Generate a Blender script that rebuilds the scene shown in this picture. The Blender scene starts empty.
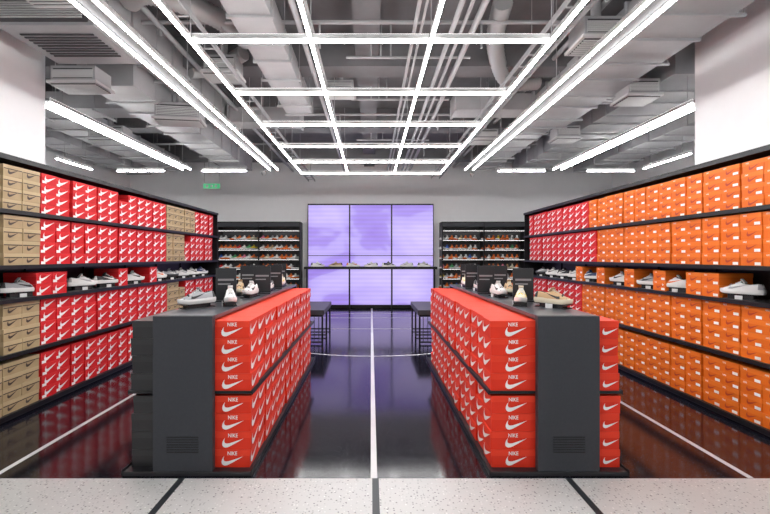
import bpy, math, random
from mathutils import Matrix, Vector
random.seed(7)
sc = bpy.context.scene
try:
    sc.view_settings.view_transform = 'Standard'
    sc.view_settings.look = 'None'
except Exception:
    pass

# ------------------------------------------------------------------ materials
MATS = {}
def mat(name, col, rough=0.5, metal=0.0, emit=None, es=0.0, noise=0.0, nscale=40, bump=0.0, spec=None):
    if name in MATS: return MATS[name]
    m = bpy.data.materials.new(name); m.use_nodes = True
    nt = m.node_tree; b = nt.nodes['Principled BSDF']
    b.inputs['Base Color'].default_value = (*col, 1)
    b.inputs['Roughness'].default_value = rough
    b.inputs['Metallic'].default_value = metal
    if spec is not None: b.inputs['Specular IOR Level'].default_value = spec
    if emit:
        b.inputs['Emission Color'].default_value = (*emit, 1)
        b.inputs['Emission Strength'].default_value = es
    if noise > 0 or bump > 0:
        tc = nt.nodes.new('ShaderNodeTexCoord'); n = nt.nodes.new('ShaderNodeTexNoise')
        n.inputs['Scale'].default_value = nscale; n.inputs['Detail'].default_value = 4
        nt.links.new(tc.outputs['Object'], n.inputs['Vector'])
        if noise > 0:
            r = nt.nodes.new('ShaderNodeValToRGB')
            r.color_ramp.elements[0].position = .3; r.color_ramp.elements[1].position = .7
            r.color_ramp.elements[0].color = (*[c*(1-noise) for c in col], 1)
            r.color_ramp.elements[1].color = (*[min(1, c*(1+noise)) for c in col], 1)
            nt.links.new(n.outputs['Fac'], r.inputs['Fac']); nt.links.new(r.outputs['Color'], b.inputs['Base Color'])
        if bump > 0:
            bp = nt.nodes.new('ShaderNodeBump'); bp.inputs['Strength'].default_value = bump
            bp.inputs['Distance'].default_value = .002
            nt.links.new(n.outputs['Fac'], bp.inputs['Height']); nt.links.new(bp.outputs['Normal'], b.inputs['Normal'])
    MATS[name] = m
    return m

def terrazzo(name, base, chips, rough, scale, thr):
    m = bpy.data.materials.new(name); m.use_nodes = True; nt = m.node_tree; b = nt.nodes['Principled BSDF']
    tc = nt.nodes.new('ShaderNodeTexCoord')
    v = nt.nodes.new('ShaderNodeTexVoronoi'); v.inputs['Scale'].default_value = scale
    nt.links.new(tc.outputs['Object'], v.inputs['Vector'])
    lt = nt.nodes.new('ShaderNodeValToRGB')
    lt.color_ramp.elements[0].position = thr*.7; lt.color_ramp.elements[0].color = (1, 1, 1, 1)
    lt.color_ramp.elements[1].position = thr; lt.color_ramp.elements[1].color = (0, 0, 0, 1)
    nt.links.new(v.outputs['Distance'], lt.inputs['Fac'])
    sep = nt.nodes.new('ShaderNodeSeparateColor'); nt.links.new(v.outputs['Color'], sep.inputs['Color'])
    cr = nt.nodes.new('ShaderNodeValToRGB')
    cr.color_ramp.elements[0].color = (*chips[0], 1); cr.color_ramp.elements[1].color = (*chips[1], 1)
    nt.links.new(sep.outputs['Red'], cr.inputs['Fac'])
    mx = nt.nodes.new('ShaderNodeMix'); mx.data_type = 'RGBA'
    nt.links.new(lt.outputs['Color'], mx.inputs['Factor'])
    mx.inputs['A'].default_value = (*base, 1); nt.links.new(cr.outputs['Color'], mx.inputs['B'])
    nt.links.new(mx.outputs['Result'], b.inputs['Base Color'])
    b.inputs['Roughness'].default_value = rough
    n = nt.nodes.new('ShaderNodeTexNoise'); n.inputs['Scale'].default_value = 1.3
    nt.links.new(tc.outputs['Object'], n.inputs['Vector'])
    bp = nt.nodes.new('ShaderNodeBump'); bp.inputs['Strength'].default_value = .05; bp.inputs['Distance'].default_value = .02
    nt.links.new(n.outputs['Fac'], bp.inputs['Height']); nt.links.new(bp.outputs['Normal'], b.inputs['Normal'])
    MATS[name] = m
    return m

M_white = mat('wall_paint', (.90, .90, .91), .7, noise=.01, nscale=6, bump=.1)
M_ceil = mat('ceiling_paint', (.17, .17, .178), .8, noise=.12, nscale=3, bump=.3)
M_duct = mat('duct_metal_painted', (.40, .40, .41), .45, .1, noise=.05, nscale=5)
M_ductd = mat('duct_dark', (.06, .06, .065), .6)
M_grille = mat('grille_white', (.6, .6, .6), .5)
M_black = mat('shelf_black_powdercoat', (.012, .012, .014), .4, spec=.35)
M_dark = mat('charcoal_laminate', (.040, .043, .051), .45, noise=.05, nscale=60, spec=.3)
M_top = mat('charcoal_top', (.052, .057, .068), .28)
M_plinth = mat('plinth_black', (.015, .015, .018), .35)
M_alu = mat('light_profile', (.5, .5, .5), .4)
M_lamp = mat('led_diffuser', (.9, .9, .9), .5, emit=(1, .99, .98), es=29.0)
M_lampr = mat('led_diffuser_perimeter', (.9, .9, .9), .5, emit=(1, .99, .98), es=62.0)
M_upfill = mat('added_uplight_fill', (.9, .9, .9), .5, emit=(1, .99, .98), es=3.0)  # invented upward glow, added to brighten the ceiling
M_fdark = terrazzo('floor_dark_polished', (.007, .007, .013), ((.03, .03, .045), (.16, .16, .19)), .11, 70, .22)
M_flight = terrazzo('floor_light_terrazzo', (.61, .61, .60), ((.14, .14, .15), (.85, .85, .83)), .3, 52, .34)
M_line = mat('floor_line_white', (.72, .72, .74), .25)
M_strip = mat('floor_strip_dark', (.03, .035, .04), .3)
M_red = mat('box_red', (.74, .038, .016), .5, noise=.05, nscale=3, spec=.2)
M_redl = mat('box_red_lid', (.80, .052, .022), .5, spec=.2)
M_crim = mat('box_crimson', (.62, .018, .022), .5, spec=.2)
M_criml = mat('box_crimson_lid', (.70, .028, .031), .5, spec=.2)
M_or = mat('box_orange', (.78, .160, .014), .5, noise=.05, nscale=3, spec=.25)
M_orl = mat('box_orange_lid', (.84, .20, .023), .5, spec=.25)
M_ord = mat('box_orange_print', (.50, .05, .01), .45)
M_kr = mat('box_kraft', (.42, .31, .17), .6, noise=.08, nscale=9)
M_krl = mat('box_kraft_lid', (.50, .38, .22), .6)
M_krd = mat('box_kraft_print', (.06, .04, .03), .5)
M_bb = mat('box_black', (.014, .014, .016), .4)
M_bbl = mat('box_black_lid', (.021, .021, .023), .38)
M_wp = mat('box_white_print', (.86, .85, .84), .5)
M_shelffill = mat('added_shelf_fill', (.9, .9, .9), .5, emit=(1, .98, .95), es=4.5)  # invented glow, added to brighten the back racks

# ------------------------------------------------------------------ mesh builder
class MB:
    def __init__(s): s.v=[]; s.f=[]; s.m=[]; s.sm=[]; s.mats=[]
    def mi(s, m):
        if m not in s.mats: s.mats.append(m)
        return s.mats.index(m)
    def add(s, vs, fs, ms, M=None, smooth=False):
        o = len(s.v)
        if M is None: s.v.extend([tuple(p) for p in vs])
        else: s.v.extend([tuple(M @ Vector(p)) for p in vs])
        single = not isinstance(ms, (list, tuple))
        if single: k = s.mi(ms)
        for i, f in enumerate(fs):
            s.f.append([a+o for a in f]); s.m.append(k if single else s.mi(ms[i]))
            s.sm.append(smooth if isinstance(smooth, bool) else smooth[i])
    def box(s, x0, x1, y0, y1, z0, z1, m, M=None):
        if x0 > x1: x0, x1 = x1, x0
        if y0 > y1: y0, y1 = y1, y0
        vs = [(x0,y0,z0),(x1,y0,z0),(x1,y1,z0),(x0,y1,z0),(x0,y0,z1),(x1,y0,z1),(x1,y1,z1),(x0,y1,z1)]
        s.add(vs, [(0,3,2,1),(4,5,6,7),(0,1,5,4),(1,2,6,5),(2,3,7,6),(3,0,4,7)], m, M)
    def tube(s, pts, r, m, n=8, caps=True):
        pts = [Vector(p) for p in pts]
        vs=[]; fs=[]
        for i, p in enumerate(pts):
            d = (pts[min(i+1, len(pts)-1)] - pts[max(i-1, 0)]).normalized()
            a = d.cross(Vector((0,0,1)))
            if a.length < .05: a = d.cross(Vector((1,0,0)))
            a.normalize(); b = d.cross(a)
            rr = r[i] if isinstance(r, (list, tuple)) else r
            for k in range(n):
                t = 2*math.pi*k/n
                vs.append(p + a*math.cos(t)*rr + b*math.sin(t)*rr)
        for i in range(len(pts)-1):
            for k in range(n):
                fs.append((i*n+k, i*n+(k+1)%n, (i+1)*n+(k+1)%n, (i+1)*n+k))
        s.add(vs, fs, m, None, True)
        if caps:
            s.add([vs[k] for k in range(n)], [tuple(range(n))[::-1]], m)
            s.add([vs[(len(pts)-1)*n+k] for k in range(n)], [tuple(range(n))], m)
    def tm(s, T, M, remap=None):
        ms = [remap.get(x, x) if remap else x for x in T['m']]
        s.add(T['v'], T['f'], ms, M, T['s'])
    def mesh(s, name):
        me = bpy.data.meshes.new(name); me.from_pydata(s.v, [], s.f)
        for m in s.mats: me.materials.append(m)
        me.polygons.foreach_set('material_index', s.m)
        me.polygons.foreach_set('use_smooth', s.sm)
        me.update(); return me
    def obj(s, name, loc=(0,0,0), bevel=0):
        o = bpy.data.objects.new(name, s.mesh(name)); o.location = loc
        sc.collection.objects.link(o)
        if bevel:
            b = o.modifiers.new('bevel', 'BEVEL'); b.width = bevel; b.segments = 2; b.limit_method = 'ANGLE'
        return o
    def T(s): return dict(v=s.v, f=s.f, m=[s.mats[i] for i in s.m], s=s.sm)

def frame(n, origin):
    n = Vector(n); up = Vector((0,0,1)); r = up.cross(n)
    M = Matrix((( r.x, -n.x, 0, origin[0]), (r.y, -n.y, 0, origin[1]), (r.z, -n.z, 1, origin[2]), (0,0,0,1)))
    return M

# ------------------------------------------------------------------ graphics
SW = [(1,.42),(.62,.20),(.38,.07),(.26,.015),(.17,0),(.08,.02),(.02,.08),(0,.17),(.025,.28),(.08,.38),(.13,.44),
      (.10,.34),(.105,.26),(.15,.205),(.22,.19),(.34,.205),(.55,.27)]
def swoosh(mb, cx, cz, w, m, y=-.0035, M=None, k=1.0):
    mb.add([(cx-w/2+p[0]*w, y, cz-.2*w*k+p[1]*w*k) for p in SW], [tuple(range(len(SW)))], m, M)
cu = bpy.data.curves.new('t', 'FONT'); cu.body = 'NIKE'; cu.align_x = 'CENTER'; cu.size = 1; cu.resolution_u = 2; cu.offset = .015
to = bpy.data.objects.new('t', cu); sc.collection.objects.link(to)
bpy.context.view_layer.update()
tmesh = to.to_mesh(); TX = [(v.co.x, v.co.y) for v in tmesh.vertices]; TF = [tuple(p.vertices) for p in tmesh.polygons]
to.to_mesh_clear(); bpy.data.objects.remove(to); bpy.data.curves.remove(cu)
def word(mb, cx, cz, h, m, y=-.0035, M=None):
    mb.add([(cx+p[0]*h*1.15, y, cz+(p[1]-.35)*h*1.35 ) for p in TX], TF, m, M)

def box_template(w, d, h, body, lid, prt, style):
    b = MB(); lh = h*.36; g = .002
    b.box(-w/2+g, w/2-g, .002, d-.002, 0, h-lh, body)
    b.box(-w/2+.0002, w/2-.0002, 0, d, h-lh, h-.0015, lid)
    if style == 'red':
        swoosh(b, .004, h*.47, w*.86, prt, y=-.001, k=1.02)
    elif style == 'crim':
        swoosh(b, .01, h*.5, w*.72, prt, y=-.001)
        b.add([(-w*.46,-.001,h*.06),(-w*.2,-.001,h*.06),(-w*.2,-.001,h*.3),(-w*.46,-.001,h*.3)], [(0,1,2,3)], M_wp)
    elif style == 'orange':
        swoosh(b, .012, h*.42, w*.5, prt, y=-.001)
        b.add([(w*.18,-.0012,h*.08),(w*.45,-.0012,h*.08),(w*.45,-.0012,h*.3),(w*.18,-.0012,h*.3)], [(0,1,2,3)], M_wp)
        word(b, -w*.25, h*.82, h*.13, M_wp, y=-.001)
    elif style == 'kraft':
        swoosh(b, 0, h*.4, w*.55, prt, y=-.001)
        b.add([(-w*.48,-.001,h*.60),(w*.48,-.001,h*.60),(w*.48,-.001,h*.68),(-w*.48,-.001,h*.68)], [(0,1,2,3)], prt)
    elif style == 'black':
        swoosh(b, 0, h*.4, w*.5, prt, y=-.001)
    return b.T()

BW = .215; BD = .33
def boxset(h):
    return dict(
        red=box_template(BW, BD, h, M_red, M_redl, M_wp, 'red'),
        crim=box_template(BW, BD, h, M_crim, M_criml, M_wp, 'crim'),
        orange=box_template(BW, BD, h, M_or, M_orl, M_ord, 'orange'),
        kraft=box_template(BW, BD, h, M_kr, M_krl, M_krd, 'kraft'),
        black=box_template(BW, BD, h, M_bb, M_bbl, M_bbl, 'black'))

# ------------------------------------------------------------------ room shell
b = MB()
b.add([(-7,2.9,0),(7,2.9,0),(7,12.5,0),(-7,12.5,0)], [(0,1,2,3)], M_fdark)
b.add([(-3.75,-3,0),(3.75,-3,0),(3.75,2.9,0),(-3.75,2.9,0)], [(0,1,2,3)], M_flight)
b.box(-7,7,-3,12.5,-.15,-.004,M_strip)
e = .0015
def flat(x0,x1,y0,y1,m,z=e): b.add([(x0,y0,z),(x1,y0,z),(x1,y1,z),(x0,y1,z)], [(0,1,2,3)], m)
flat(-.002,.042,2.9,12.3,M_line)
flat(-2.585,-2.545,2.9,12.3,M_line); flat(2.545,2.585,2.9,12.3,M_line)
flat(-2.545,2.545,10.4,10.44,M_line)
flat(-2.545,-.002,8.83,8.87,M_line); flat(.042,2.545,8.83,8.87,M_line)
N=96; R=2.4; cy=8.85
vs=[];fs=[]
for i in range(N):
    t=2*math.pi*i/N
    vs += [(.02+R*math.cos(t),cy+R*math.sin(t),.0022),(.02+(R+.04)*math.cos(t),cy+(R+.04)*math.sin(t),.0022)]
for i in range(N):
    j=(i+1)%N; fs.append((2*i,2*i+1,2*j+1,2*j))
b.add(vs,fs,M_line)
for x in (-1.275, .03, 1.33):
    flat(x-.022,x+.022,-3,2.9,M_strip)
flat(-3.75,3.75,.3,.335,M_strip,.0019)
b.obj('floor')

CZ = 4.35
b = MB(); b.box(-7.2,7.2,-3,12.7,CZ,CZ+.2,M_ceil)
for y in (1.2,5.6,8.3,11.0): b.box(-7,7,y,y+.35,CZ-.38,CZ+.01,M_ceil)
for x in (-4.4,-.2,4.1): b.box(x,x+.3,-3,12.5,CZ-.25,CZ+.01,M_ceil)
b.obj('ceiling')
b = MB(); b.box(-3.95,-3.75,-3,4.95,0,CZ,M_white); b.box(-7.2,-3.95,4.75,4.95,0,CZ,M_white); b.box(-7.2,-7,4.95,12.5,0,CZ,M_white); b.obj('wall_left')
b = MB(); b.box(3.75,3.95,-3,4.98,0,CZ,M_white); b.box(3.95,7.2,4.78,4.98,0,CZ,M_white); b.box(7,7.2,4.98,12.5,0,CZ,M_white); b.obj('wall_right')
b = MB(); b.box(-7.2,7.2,12.5,12.7,0,CZ,M_white); b.obj('wall_back')
b = MB(); b.box(-7,7,12.47,12.5,0,.1,M_plinth); b.obj('baseboard_back')

# ------------------------------------------------------------------ sneakers
def sneaker_T(up, sole, acc, lin=None, low=False, lace=None):
    lin = lin or mat('sneaker_lining', (.05,.05,.05), .8); lace = lace or sole
    b = MB(); ns = 9 if low else 15; nr = 9 if low else 13
    prof = [(0,.022,.060),(.02,.030,.096),(.05,.033,.090),(.08,.034,.082),(.11,.034,.088),(.14,.036,.104),(.165,.039,.092),(.20,.044,.072),(.235,.046,.056),(.265,.041,.047),(.285,.028,.036),(.297,.012,.024)]
    def P(x):
        for i in range(len(prof)-1):
            a,c = prof[i],prof[i+1]
            if x<=c[0]:
                t=(x-a[0])/(c[0]-a[0]); t=t*t*(3-2*t)
                return a[1]+(c[1]-a[1])*t, a[2]+(c[2]-a[2])*t
        return prof[-1][1:]
    def cyo(x): return .006*math.sin(x/.3*math.pi)
    zb=.024
    xs=[.297*(1-math.cos(math.pi*i/(ns-1)))/2 for i in range(ns)]
    vs=[];fs=[];ms=[]
    for x in xs:
        hw,zt=P(x)
        for k in range(nr):
            a=math.pi*k/(nr-1); c=math.cos(a); s=math.sin(a)
            y=hw*math.copysign(abs(c)**.75,c); z=zb+(zt-zb)*s**.8
            y*= (1-.18*s)
            if .012<x<.135 and s>.88: z-=.04
            vs.append((x,y+cyo(x),z))
    for i in range(ns-1):
        for k in range(nr-1):
            fs.append((i*nr+k,(i+1)*nr+k,(i+1)*nr+k+1,i*nr+k+1))
            xm=(xs[i]+xs[i+1])/2; sm=math.sin(math.pi*(k+.5)/(nr-1))
            if .01<xm<.135 and sm>.86: ms.append(lin)
            elif xm<.03 or (xm>.262): ms.append(acc if sm<.8 else up)
            else: ms.append(up)
    fs.append(tuple(range(nr))); ms.append(acc)
    b.add(vs,fs,ms,None,True)
    out=[]
    for x in xs: out.append((x,P(x)[0]+cyo(x)))
    outr=[(x,-P(x)[0]+cyo(x)) for x in xs[::-1]]
    ol=out+outr; n=len(ol)
    lv=[(0,.94,sole),(.006,1.03,sole),(.022,1.08,sole),(.034,1.03,sole)]
    vs=[]
    for z,sca,_ in lv:
        for (x,y) in ol:
            toe=max(0,(x-.23)/.07)**2*.010
            vs.append((.148+(x-.148)*(1+(sca-1)*.35),y*sca,z*(1.15 if x<.09 else 1)+toe))
    fs=[]
    for l in range(len(lv)-1):
        for k in range(n): fs.append((l*n+k,(l*n+(k+1)%n),(l+1)*n+(k+1)%n,(l+1)*n+k))
    fs=[f[::-1] for f in fs]
    b.add(vs,fs,sole,None,True)
    b.add(vs[:n],[tuple(range(n))],sole)
    b.add(vs[-n:],[tuple(range(n))[::-1]],sole)
    Mt=Matrix.Translation((.128,cyo(.13),.096))@Matrix.Rotation(math.radians(-50),4,'Y')
    b.box(-.012,.03,-.019,.019,-.004,.004,up,Mt)
    if not low:
        for i in range(5):
            x=.150+i*.015; hw,zt=P(x)
            b.box(x-.003,x+.003,-.017+cyo(x),.017+cyo(x),zt-.004,zt+.0035,lace)
        for sgn in (1,-1):
            vv=[]
            for p in SW:
                x=.235-p[0]*.145; z=.038+p[1]*.095
                hw,zt=P(x); q=min(1,max(0,(z-zb)/(zt-zb)))**(1/.8); c=math.sqrt(max(0,1-q*q))
                vv.append((x,sgn*(hw*(c**.75)*(1-.18*q)+.0025)+cyo(x),z))
            b.add(vv,[tuple(range(len(vv)))],acc)
    return b.T()

def C(n,c): return mat('sneaker_'+n,c,.55)
W=C('white',(.78,.78,.77)); K=C('black',(.025,.025,.028)); G=C('grey',(.36,.37,.39)); O=C('orange',(.75,.17,.03)); RD=C('red',(.6,.03,.03))
GN=C('green',(.08,.38,.14)); BL=C('blue',(.05,.14,.5)); TN=C('tan',(.5,.33,.17)); Y=C('yellow',(.75,.55,.05)); CR=C('cream',(.68,.62,.48)); PK=C('pink',(.7,.2,.3)); NV=C('navy',(.03,.05,.14)); TL=C('teal',(.05,.4,.4))
ways=[(G,W,K),(W,W,K),(K,W,W),(W,W,G),(NV,W,W),(CR,W,Y),(TN,CR,K),(G,K,W),(W,W,O),(K,K,G)]
snmesh=[]
for i,(u,s_,a) in enumerate(ways):
    mb=MB(); mb.tm(sneaker_T(u,s_,a),Matrix.Translation((-.148,0,0))); snmesh.append(mb.mesh('sneaker_mesh'))
def sneaker(x,y,z,rot,way,sc_=1.0):
    o=bpy.data.objects.new('sneaker',snmesh[way%len(snmesh)]); o.location=(x,y,z); o.rotation_euler=(0,0,math.radians(rot)); o.scale=(sc_,)*3
    sc.collection.objects.link(o); return o
Mstand=mat('display_stand_black',(.03,.03,.033),.25)
Mcard=mat('price_card',(.7,.7,.7),.5)
def stand(x,y,z,rot,h=.05,name='shoe_display_stand'):
    mb=MB()
    mb.box(-.13,.13,-.055,.055,0,.008,Mstand); mb.box(-.10,.10,-.035,.035,.008,h-.006,Mstand); mb.box(-.14,.14,-.05,.05,h-.006,h,Mstand)
    mb.box(-.03,.03,-.062,-.056,0,.035,Mcard)
    o=mb.obj(name,(x,y,z),.002); o.rotation_euler=(0,0,math.radians(rot)); return o

# ------------------------------------------------------------------ wall shelving
BS12=boxset(.1165); BS11=boxset(.104)
Y0,Y1=2.72,9.25
FX=3.3
def wall_unit(side):
    s=side
    b=MB()
    def bx(xa,xb,y0,y1,z0,z1,m=M_black): b.box(s*xa,s*xb,y0,y1,z0,z1,m)
    bx(3.70,3.73,Y0,Y1,0,2.42)
    bays=7; bw=(Y1-Y0)/bays
    for z in (.055,.60,1.10,1.41,1.92):
        bx(FX-.01,3.70,Y0,Y1,z-.022,z)
        bx(FX-.025,FX-.01,Y0,Y1,z-.032,z+.006)
    bx(FX,3.70,Y0,Y1,0,.033,M_plinth)
    bx(FX-.01,3.70,Y0,Y1,2.385,2.41); bx(FX-.02,FX-.01,Y0,Y1,2.375,2.42)
    for i in range(bays+1):
        y=Y0+i*bw; y=min(y,Y1-.012)
        bx(3.68,3.70,y-.0,y+.012,0,2.42)
        if i in(0,bays): bx(FX,3.70,y,y+.012,0,2.41)
    b.obj('wall_shelving_unit')
    q=MB()
    pitch=.2235; ncol=int((Y1-Y0-.05)/pitch)
    def kind(y,t):
        if s<0:
            if y<4.27: return 'kraft'
            if y<7.0: return 'crim'
            if y<7.75: return 'kraft'
            if y<8.1: return 'crim' if t!=1 else 'kraft'
            return 'crim'
        else:
            if y<6.35+(.3 if t==1 else 0): return 'orange'
            if y<6.8 and t in (3,4): return 'orange'
            return 'crim'
    for t,(z,n,bs,h) in enumerate([(1.92,4,BS11,.104),(1.41,4,BS12,.1165),(.60,4,BS12,.1165),(.055,4,BS12,.1165)],1):
        for c in range(ncol):
            y=Y0+.03+pitch*(c+.5)+(.006 if c%2 else -.004)
            top=n
            if random.random()<.04: top=n-1
            k=kind(y,t)
            cj=random.uniform(-.006,.014)
            for r in range(top):
                M=frame((-s,0,0),(s*(FX+.012+cj+random.uniform(0,.01)),y+random.uniform(-.002,.002),z+.0008+r*h))
                M=M@Matrix.Rotation(math.radians(random.uniform(-.5,.5)),4,'Z')
                q.tm(bs[k],M)
    segs=[(4.28,2),(5.68,1),(6.48,1)] if s<0 else [(4.12,2),(4.87,1),(5.45,1),(6.14,1),(6.78,1)]
    for y0,n in segs:
        for c in range(n):
            for r in range(2):
                y=y0+BW/2+.002+c*.219
                q.tm(BS12['crim' if s<0 else 'orange'],frame((-s,0,0),(s*(FX+.035),y,1.1008+r*.1165)))
    q.obj('shoe_box_stack')
for s in (-1,1): wall_unit(s)
def inv(x): return 430*3.44/abs(x-371)
for i,y in enumerate([inv(20),inv(82),inv(106),6.22,6.92,7.35,7.8,8.25,8.7]):
    stand(-3.44,y,1.10,65); sneaker(-3.44,y,1.15,65,[0,3,2,1,8,7,3,1,4][i],1.15)
for i,y in enumerate([inv(742),inv(678),5.28,5.9,inv(590),7.2,7.65,8.1,8.6]):
    stand(3.44,y,1.10,-65); sneaker(3.44,y,1.15,115,[3,8,0,1,4,3,2,1,7][i],1.15)

# ------------------------------------------------------------------ islands
YI0,YI1=2.93,6.25
def island(s):
    b=MB()
    def bx(xa,xb,y0,y1,z0,z1,m): b.box(s*xa,s*xb,y0,y1,z0,z1,m)
    if s<0: IN,PA,PB,OUT=.818,1.080,1.488,1.69
    else:   IN,PA,PB,OUT=.812,1.138,1.560,1.750
    CA,CB=IN+.385,OUT-.385
    bx(PA,PB,YI0,YI0+.05,.03,1.09,M_dark)
    bx(PA,PB,YI1-.04,YI1,.03,1.09,M_dark)
    bx(PA,PB,YI0+.05,YI1-.04,1.062,1.09,M_top)
    bx(CA,CB,YI0+.05,YI1-.04,.03,1.062,M_dark)
    bx(IN,OUT,YI0-.005,YI1+.01,0,.03,M_plinth)
    bx(IN-.007,IN,YI0-.01,YI1+.015,0,.045,M_black); bx(OUT,OUT+.007,YI0-.01,YI1+.015,0,.045,M_black)
    z=.545
    bx(IN+.01,CA,YI0+.05,YI1-.04,z,z+.018,M_black); bx(CB,OUT-.01,YI0+.05,YI1-.04,z,z+.018,M_black)
    bx(IN+.003,IN+.01,YI0+.05,YI1-.04,z-.008,z+.024,M_black); bx(OUT-.01,OUT-.003,YI0+.05,YI1-.04,z-.008,z+.024,M_black)
    pm=(PA+PB)/2
    for k in range(7):
        z=.16+k*.017
        bx(pm-.11,pm+.11,YI0-.004,YI0+.001,z,z+.006,M_black)
    b.obj('display_island',bevel=.003)
    q=MB(); pitch=.2165; ncol=int((YI1-YI0-.10)/pitch)
    BSU=boxset(.1215); BSL=boxset(.1245)
    for (xo,nx,outer) in ((IN+.017,-s,False),(OUT-.017,s,True)):
        for t,(z,bs,h) in enumerate([(.5635,BSU,.1215),(.031,BSL,.1245)]):
            for c in range(ncol):
                y=YI0+.056+pitch*(c+.5)
                k='red'
                if outer and s<0: k='black' if c<3 else 'crim'
                cj=random.uniform(-.002,.012)
                for r in range(4):
                    jx=random.uniform(-.004,.010)
                    x=xo+cj+jx if not outer else xo-cj-jx
                    M=frame((nx,0,0),(s*x,y+random.uniform(-.001,.001),z+r*h+.0005))
                    q.tm(bs[k],M)
                    if c==0 and k=='red':
                        if not outer:
                            vis=PA-x; cx=s*(x+vis/2+.002)
                            F=frame((0,-1,0),(cx,y-BW/2,z+r*h))
                            swoosh(q,.02*s if s>0 else 0,h*.36,.15,M_wp,y=-.003,M=F)
                            word(q,0.0,h*.80,h*.22,M_wp,y=-.003,M=F)
                        else:
                            F=frame((0,-1,0),(s*(x-(x-PB)/2),y-BW/2,z+r*h)); swoosh(q,.02,h*.38,.11,M_wp,y=-.003,M=F)
    q.obj('shoe_box_stack')
    return (PA+PB)/2
Msign=mat('sign_board',(.016,.017,.020),.3)
Mprint=mat('sign_print',(.25,.25,.26),.5)
def sign(x,y,z,rot,w=.15,h=.22):
    mb=MB(); mb.box(-w/2,w/2,-.05,.05,0,.012,Msign); mb.box(-w/2,w/2,-.006,.006,.012,h,Msign)
    mb.box(-w/2+.02,w/2-.02,-.0075,-.006,h*.62,h*.68,Mprint)
    mb.box(-w/2+.02,w/2-.05,-.0075,-.006,h*.50,h*.54,Mprint)
    o=mb.obj('tabletop_sign',(x,y,z),.002); o.rotation_euler=(0,0,math.radians(rot))
for s in (-1,1):
    c0=island(s)
    for (dx,y,rot,w) in ((-.10,3.60,-70,3 if s<0 else 5),(.10,3.42,-125,0 if s<0 else 6),(-.08,4.30,-95,1),(.09,4.5,-80,6),(-.08,5.05,-90,2),(.08,5.6,-95,1),(-.08,5.75,-90,5)):
        X=s*(c0+dx)
        R_=rot if s<0 else 180-rot
        stand(X,y,1.09,R_,.035); sneaker(X,y,1.125,R_,w,1.05)
    for (dx,y) in ((.03,3.90),(-.10,4.68),(.10,4.86),(.10,5.25),(-.08,5.38),(0,6.05)): sign(s*(c0+dx),y,1.09,-8*s,.18,.30)

# ------------------------------------------------------------------ benches
Mseat=mat('bench_seat_vinyl',(.05,.05,.06),.4)
for s in (-1,1):
    b=MB(); xa,xb,ya,yb=.80,1.45,7.3,8.7
    b.box(s*xa,s*xb,ya,yb,.50,.58,Mseat)
    b.box(s*(xa+.02),s*(xb-.02),ya+.02,yb-.02,.465,.50,M_black)
    for y in (ya+.03,(ya+yb)/2,yb-.03):
        for x in (xa+.03,xb-.03): b.box(s*(x-.015),s*(x+.015),y-.015,y+.015,0,.465,M_black)
        b.box(s*(xa+.045),s*(xb-.045),y-.012,y+.012,.02,.045,M_black)
    for k in range(7):
        x=xa+.09+k*.078; b.box(s*(x-.006),s*(x+.006),ya+.024,ya+.036,.045,.465,M_black)
    b.obj('bench',bevel=.004)

# ------------------------------------------------------------------ video wall
ms_=bpy.data.materials.new('led_screen_purple'); ms_.use_nodes=True; nt=ms_.node_tree; bs=nt.nodes['Principled BSDF']
tc=nt.nodes.new('ShaderNodeTexCoord'); mp=nt.nodes.new('ShaderNodeMapping'); mp.inputs['Scale'].default_value=(.45,.1,.8)
nz=nt.nodes.new('ShaderNodeTexNoise'); nz.inputs['Scale'].default_value=.9; nz.inputs['Detail'].default_value=3; nz.inputs['Distortion'].default_value=.3
nt.links.new(tc.outputs['Object'],mp.inputs['Vector']); nt.links.new(mp.outputs['Vector'],nz.inputs['Vector'])
cr=nt.nodes.new('ShaderNodeValToRGB'); el=cr.color_ramp.elements
el[0].position=.30; el[0].color=(.27,.16,.68,1); el[1].position=.78; el[1].color=(.68,.58,.95,1)
e2=el.new(.50); e2.color=(.37,.27,.78,1); e3=el.new(.53); e3.color=(.47,.38,.86,1)
nt.links.new(nz.outputs['Fac'],cr.inputs['Fac'])
wv=nt.nodes.new('ShaderNodeTexWave'); wv.bands_direction='Z'; wv.inputs['Scale'].default_value=2.6
nt.links.new(tc.outputs['Object'],wv.inputs['Vector'])
mx=nt.nodes.new('ShaderNodeMix'); mx.data_type='RGBA'; mx.blend_type='MULTIPLY'; mx.inputs['Factor'].default_value=.12
nt.links.new(cr.outputs['Color'],mx.inputs['A']); nt.links.new(wv.outputs['Color'],mx.inputs['B'])
nt.links.new(mx.outputs['Result'],bs.inputs['Emission Color']); bs.inputs['Emission Strength'].default_value=1.15
bs.inputs['Base Color'].default_value=(.03,.02,.05,1); bs.inputs['Roughness'].default_value=.5
b=MB(); X0,X1=-1.82,1.80; ZT=3.0
b.box(X0,X1,12.36,12.498,.05,ZT,M_black)
cw=(X1-X0)/3
for c in range(3):
    for z0,z1 in ((.10,1.50),(1.52,ZT-.04)):
        b.box(X0+c*cw+.02,X0+(c+1)*cw-.02,12.35,12.362,z0,z1,ms_)
b.obj('video_wall_screen')
b=MB(); b.box(X0-.05,X1+.05,11.98,12.34,1.13,1.20,M_black)
for x in (X0,X0+cw,X0+2*cw,X1): b.box(x-.02,x+.02,12.2,12.345,.0,1.13,M_black)
b.obj('display_ledge')
for k in range(7):
    sneaker(-1.50+k*.50,12.12,1.20,(180 if k%2 else 0)+12,[1,6,8,1,2,3,1][k],1.3)

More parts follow.
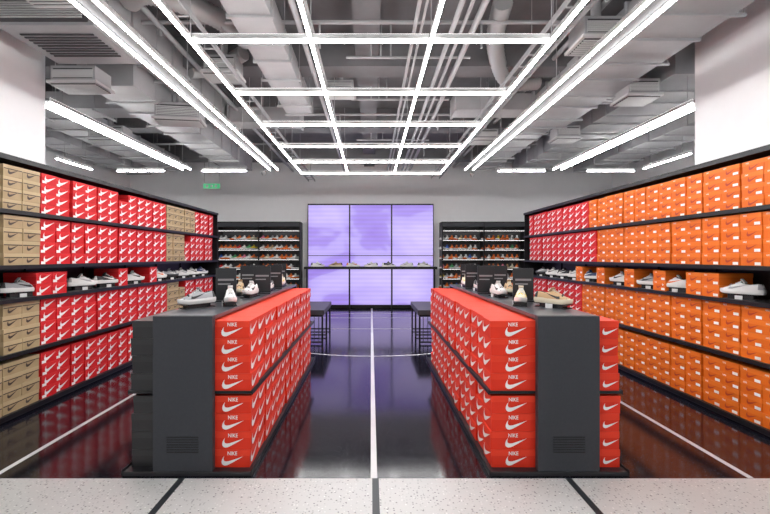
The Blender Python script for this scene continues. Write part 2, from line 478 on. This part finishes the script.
# ------------------------------------------------------------------ back racks
combos=[(O,W,K),(O,O,W),(GN,W,W),(W,W,K),(RD,W,W),(Y,W,K),(TN,CR,W),(K,W,O),(O,W,W),(BL,W,W),(PK,W,W),(W,O,O),(TL,W,K),(G,W,W),(CR,CR,O)]
lowT=[sneaker_T(u,s_,a,low=True) for u,s_,a in combos]
for (xa,xb) in ((-4.30,-1.98),(1.98,4.34)):
    b=MB()
    b.box(xa,xb,12.42,12.46,.0,2.46,M_ductd)
    for x in (xa,(xa+xb)/2-.015,xb-.03): b.box(x,x+.03,12.0,12.42,0,2.46,M_black)
    b.box(xa,xb,12.0,12.42,2.42,2.46,M_black)
    zs=[.33,.60,.87,1.14,1.41,1.68,1.95]
    q=MB()
    for z in zs:
        b.box(xa+.03,xb-.03,12.03,12.42,z-.012,z,M_black)
        b.box(xa+.03,xb-.03,12.045,12.053,z+.252,z+.256,M_shelffill)  # added fill strip above each row of shoes, not a known fixture
        x=xa+.10
        while x<xb-.08:
            if abs(x-(xa+xb)/2)>.075:
                wts=random.choice([0,1,8,11,3,0]) if random.random()<.6 else random.randrange(len(combos))
                q.tm(lowT[wts],Matrix.Translation((x+.02,12.36,z+.0005))@Matrix.Rotation(math.radians(-90+random.uniform(-32,-26)),4,'Z')@Matrix.Scale(1.15,4))
            x+=.132
    b.box(xa+.03,xb-.03,12.0,12.02,2.32,2.42,M_dark)
    b.obj('shoe_rack'); q.obj('sneaker_assortment')

# ------------------------------------------------------------------ lights
GZ=3.30
def lbar(b,x0,x1,y0,y1,z=GZ,h=.06,lm=None):
    b.box(x0,x1,y0,y1,z+.018,z+h,M_alu)
    i=.003
    b.box(x0+i,x1-i,y0+i,y1-i,z,z+.018,lm or M_lamp)
    b.box(x0+i,x1-i,y0+i,y1-i,z+h,z+h+.003,M_upfill)  # added glowing top strip, lifts the ceiling tone
b=MB()
XL=[-1.52,-.507,.507,1.52]; ys=[3.62+1.165*k for k in range(6)]
for x in XL: lbar(b,x-.015,x+.015,.4,ys[-1]+.026,GZ)
for y in ys+[1.29,2.455]:
    for i in range(3): lbar(b,XL[i]+.016,XL[i+1]-.016,y-.020,y+.020,GZ)
for x in XL:
    for y in ys[::2]+[1.29]: b.tube([(x,y,GZ+.06),(x,y,CZ)],.005,M_duct,5)
b.obj('linear_light_grid')
def pend(xc,y0,y1,double=True,z=GZ,g=.095,lm=None):
    b=MB(); w=.024
    if double:
        lbar(b,xc-g,xc-g+w,y0,y1,z,lm=lm); lbar(b,xc+g-w,xc+g,y0,y1,z,lm=lm)
        b.box(xc-g+w+.001,xc+g-w-.001,y0,y1,z+.03,z+.055,M_ductd)
    else: lbar(b,xc-.02,xc+.02,y0,y1,z,lm=lm)
    n=max(2,int((y1-y0)/1.5))
    for k in range(n):
        y=y0+.2+(y1-y0-.4)*k/(n-1); b.tube([(xc,y,z+.055),(xc,y,CZ)],.005,M_duct,5)
    b.obj('linear_pendant_light')
pend(-2.04,.5,9.05); pend(2.06,.5,9.05); pend(-3.86,5.06,9.0,lm=M_lampr); pend(3.9,5.1,9.0,lm=M_lampr)
pend(-5.85,8.0,9.0,False,lm=M_lampr); pend(5.65,7.6,8.9,False,lm=M_lampr)
def pendx(x0,x1,y,z=GZ):
    b=MB(); lbar(b,x0,x1,y-.022,y+.022,z,lm=M_lampr)
    for x in (x0+.15,x1-.15): b.tube([(x,y,z+.06),(x,y,CZ)],.005,M_duct,5)
    b.obj('linear_pendant_light')
for x0,x1 in ((-5.4,-4.4),(-3.6,-2.65),(4.6,5.6),(2.7,3.7)): pendx(x0,x1,9.15)

# ------------------------------------------------------------------ ceiling services
def duct(x0,x1,y0,y1,z0,z1,name='air_duct',m=None):
    b=MB(); m=m or M_duct; b.box(x0,x1,y0,y1,z0,z1,m)
    along_y=(y1-y0)>(x1-x0); L=(y1-y0) if along_y else (x1-x0); n=max(1,int(L/.9)); g=.025
    for k in range(n+1):
        t=-.008+(L-.014)*k/n
        if along_y: b.box(x0-g,x1+g,y0+t,y0+t+.03,z0-g,z1+g,m)
        else: b.box(x0+t,x0+t+.03,y0-g,y1+g,z0-g,z1+g,m)
    for k in range(n):
        t=(L)*(k+.5)/n
        if along_y:
            for x in(x0-.035,x1+.035): b.tube([(x,y0+t,z0-.03),(x,y0+t,CZ)],.005,m,5)
            b.box(x0-.05,x1+.05,y0+t-.015,y0+t+.015,z0-.05,z0-.026,m)
        else:
            for y in(y0-.035,y1+.035): b.tube([(x0+t,y,z0-.03),(x0+t,y,CZ)],.005,m,5)
            b.box(x0+t-.015,x0+t+.015,y0-.05,y1+.05,z0-.05,z0-.026,m)
    return b.obj(name)
def diffuser(x,y,z,w=.55,d=.3,rot=0,htop=.3):
    b=MB()
    b.box(-w/2,w/2,-d/2,d/2,.05,htop,M_duct); b.box(-w/2-.03,w/2+.03,-d/2-.03,d/2+.03,.02,.0502,M_grille)
    b.box(-w/2,w/2,-d/2,d/2,.012,.0195,M_ductd)
    n=8
    for k in range(n):
        yy=-d/2+d*(k+.5)/n; b.box(-w/2,w/2,yy-.006,yy+.006,0,.014,M_grille)
    b.box(-w/2+.03,w/2-.03,-d/2-.004,-d/2+.01,.08,htop-.03,M_ductd)
    for k in range(6):
        zz=.085+(htop-.13)*k/6; b.box(-w/2+.02,w/2-.02,-d/2-.014,-d/2-.002,zz,zz+.012,M_grille)
    b.tube([(0,0,htop),(0,0,CZ-z)],.05,M_duct,10)
    o=b.obj('air_diffuser',(x,y,z)); o.rotation_euler=(0,0,math.radians(rot)); return o
duct(-3.55,-2.95,5.3,10.6,3.62,3.96)
duct(-2.85,-2.45,2.6,8.0,3.86,4.12)
duct(-6.6,-3.6,6.4,6.85,3.70,3.95)
duct(-2.4,-1.2,7.2,7.6,3.75,4.0)
duct(-6.5,-5.9,5.2,11.5,3.7,4.05)
duct(-1.35,-.95,2.2,6.9,3.78,4.02)
duct(-5.6,-4.9,7.0,11.2,3.74,4.02)
b=MB()
b.box(-3.45,-2.55,3.95,4.75,3.62,3.84,M_duct); b.box(-3.40,-2.6,3.90,3.951,3.65,3.82,M_ductd)
for k in range(7): b.box(-3.38,-2.62,3.885,3.902,3.66+k*.022,3.67+k*.022,M_grille)
for k in range(9): b.box(-3.35,-2.65,4.1+k*.055,4.12+k*.055,3.61,3.622,M_ductd)
for x in(-3.4,-2.6):
    for y in(4.0,4.7): b.tube([(x,y,3.84),(x,y,CZ)],.008,M_duct,6)
b.obj('fan_coil_unit')
b=MB()
b.box(2.35,3.2,2.3,3.1,3.60,3.86,M_duct)
for k in range(10): b.box(2.45,3.1,2.4+k*.06,2.42+k*.06,3.588,3.602,M_ductd)
for x in(2.4,3.15):
    for y in(2.35,3.05): b.tube([(x,y,3.86),(x,y,CZ)],.008,M_duct,6)
b.obj('fan_coil_unit')
diffuser(-3.35,4.98,3.42,.5,.3,0,.22); diffuser(-2.75,6.2,3.40,.6,.3,8,.26); diffuser(-1.85,5.4,3.72,.4,.3,0,.24); diffuser(-2.45,3.3,3.5,.5,.35,0,.25)
diffuser(-4.6,7.6,3.5,.6,.3,0,.26); diffuser(-.45,6.2,3.8,.4,.3,0,.18); diffuser(2.1,8.0,3.6,.45,.3,0,.22)
def flex(pts,r,name='flexible_duct'):
    P=[Vector(p) for p in pts]; out=[]; rad=[]
    n=len(P)-1; S=60
    for i in range(S+1):
        t=i/S*n; k=min(int(t),n-1); u=t-k
        p0=P[max(k-1,0)];p1=P[k];p2=P[k+1];p3=P[min(k+2,n)]
        out.append(.5*((2*p1)+(-p0+p2)*u+(2*p0-5*p1+4*p2-p3)*u*u+(-p0+3*p1-3*p2+p3)*u**3)); rad.append(r*(1.06 if i%2 else .94))
    b=MB(); b.tube(out,rad,mat('flex_duct_foil',(.45,.45,.45),.45,.3),12); b.obj(name)
flex([(-2.35,4.2,4.0),(-2.1,4.0,3.95),(-1.8,4.3,4.0),(-1.6,4.7,4.05),(-1.5,5.2,4.1)],.10)
flex([(-2.4,5.7,3.95),(-2.2,5.9,4.05),(-2.0,5.7,4.0),(-1.6,5.4,4.05)],.09)
flex([(2.4,6.2,4.0),(1.9,6.0,3.95),(1.5,5.2,4.05),(1.35,4.4,4.1)],.10)
duct(2.55,3.25,3.3,7.2,3.66,4.0)
duct(2.65,3.15,7.25,11,3.72,4.0)
duct(3.7,4.7,5.2,11.2,3.72,4.08)
duct(5.3,6.1,5.2,11.2,3.7,4.0)
duct(1.3,2.5,6.6,7.0,3.75,4.0)
duct(3.3,3.66,5.9,6.3,3.75,4.0)
diffuser(2.30,4.4,3.62,.4,.35,0,.24); diffuser(3.45,5.6,3.5,.4,.35,0,.24); diffuser(1.5,3.5,3.85,.3,.3,0,.2); diffuser(3.43,7.6,3.52,.4,.3,0,.24)
b=MB()
for x,z,r in ((.85,4.02,.028),(.95,4.02,.02),(1.08,4.05,.035),(.45,4.0,.02),(.52,4.0,.014),(-.75,4.05,.03),(-.62,4.04,.018),(2.38,4.22,.03),(-2.25,4.1,.03)):
    b.tube([(x,-1,z-.15),(x,12.4,z-.15)],r,M_duct,8)
for y in (2.9,4.6,7.6,9.6):
    xe=3.7 if y<4.9 else 6.9
    b.tube([(-xe,y,4.0),(xe,y,4.0)],.022,M_duct,8)
    for x in (-4.5,-2.25,-.55,1.18,3.0,4.9):
        if abs(x)<xe: b.tube([(x,y,4.0),(x,y,3.72 if abs(x)<1.5 else 3.85)],.012,M_duct,6)
for y in (3.6,5.2,6.6,8.9):
    for x in (.0,.12,.24): b.tube([(x,y,3.9),(x,y,CZ)],.012,M_duct,6)
    b.tube([(-.3,y,3.9),(1.2,y,3.9)],.016,M_duct,6)
b.obj('sprinkler_pipework')
def tray(xa,xb,z):
    b=MB()
    for x in (xa,xb): b.box(x-.006,x+.006,-1,12.3,z,z+.06,M_duct)
    for k in range(44): b.box(xa,xb,-1+.3*k,-1+.3*k+.02,z,z+.01,M_duct)
    for k in range(8):
        for x in (xa,xb): b.tube([(x,-.5+1.7*k,z+.02),(x,-.5+1.7*k,CZ)],.005,M_duct,5)
    b.obj('cable_tray')
tray(1.72,1.95,3.70); tray(-1.78,-1.6,3.62)
b=MB(); b.box(-4.55,-4.05,11.6,11.63,3.30,3.47,mat('sign_white',(.7,.7,.7),.5)); b.box(-4.52,-4.08,11.593,11.601,3.32,3.45,mat('exit_green',(.05,.35,.15),.5,emit=(.1,.7,.3),es=.5))
for x in (-4.42,-4.30,-4.18): b.box(x-.03,x+.03,11.589,11.594,3.35,3.42,M_wp)
for x in(-4.5,-4.1): b.tube([(x,11.615,3.46),(x,11.615,CZ)],.006,M_duct,6)
b.obj('exit_sign')
for x,y in ((-2.5,10.0),(2.4,10.2)):
    b=MB(); b.tube([(x,y,CZ),(x,y,3.46)],.012,M_duct,6); b.tube([(x,y,3.47),(x,y,3.44),(x,y,3.40),(x,y,3.37)],[.05,.055,.045,.02],M_grille,12); b.obj('ceiling_camera')

# ------------------------------------------------------------------ world + camera
w=bpy.data.worlds.new('World'); sc.world=w; w.use_nodes=True
w.node_tree.nodes['Background'].inputs['Color'].default_value=(1,1,1,1); w.node_tree.nodes['Background'].inputs['Strength'].default_value=.85
cam=bpy.data.cameras.new('Camera'); co=bpy.data.objects.new('Camera',cam); sc.collection.objects.link(co)
co.location=(0,0,1.5); co.rotation_euler=(math.radians(90),0,0)
cam.sensor_width=36; cam.lens=430/770*36; cam.shift_x=14/770; cam.shift_y=-1/770; cam.clip_start=.05
sc.camera=co
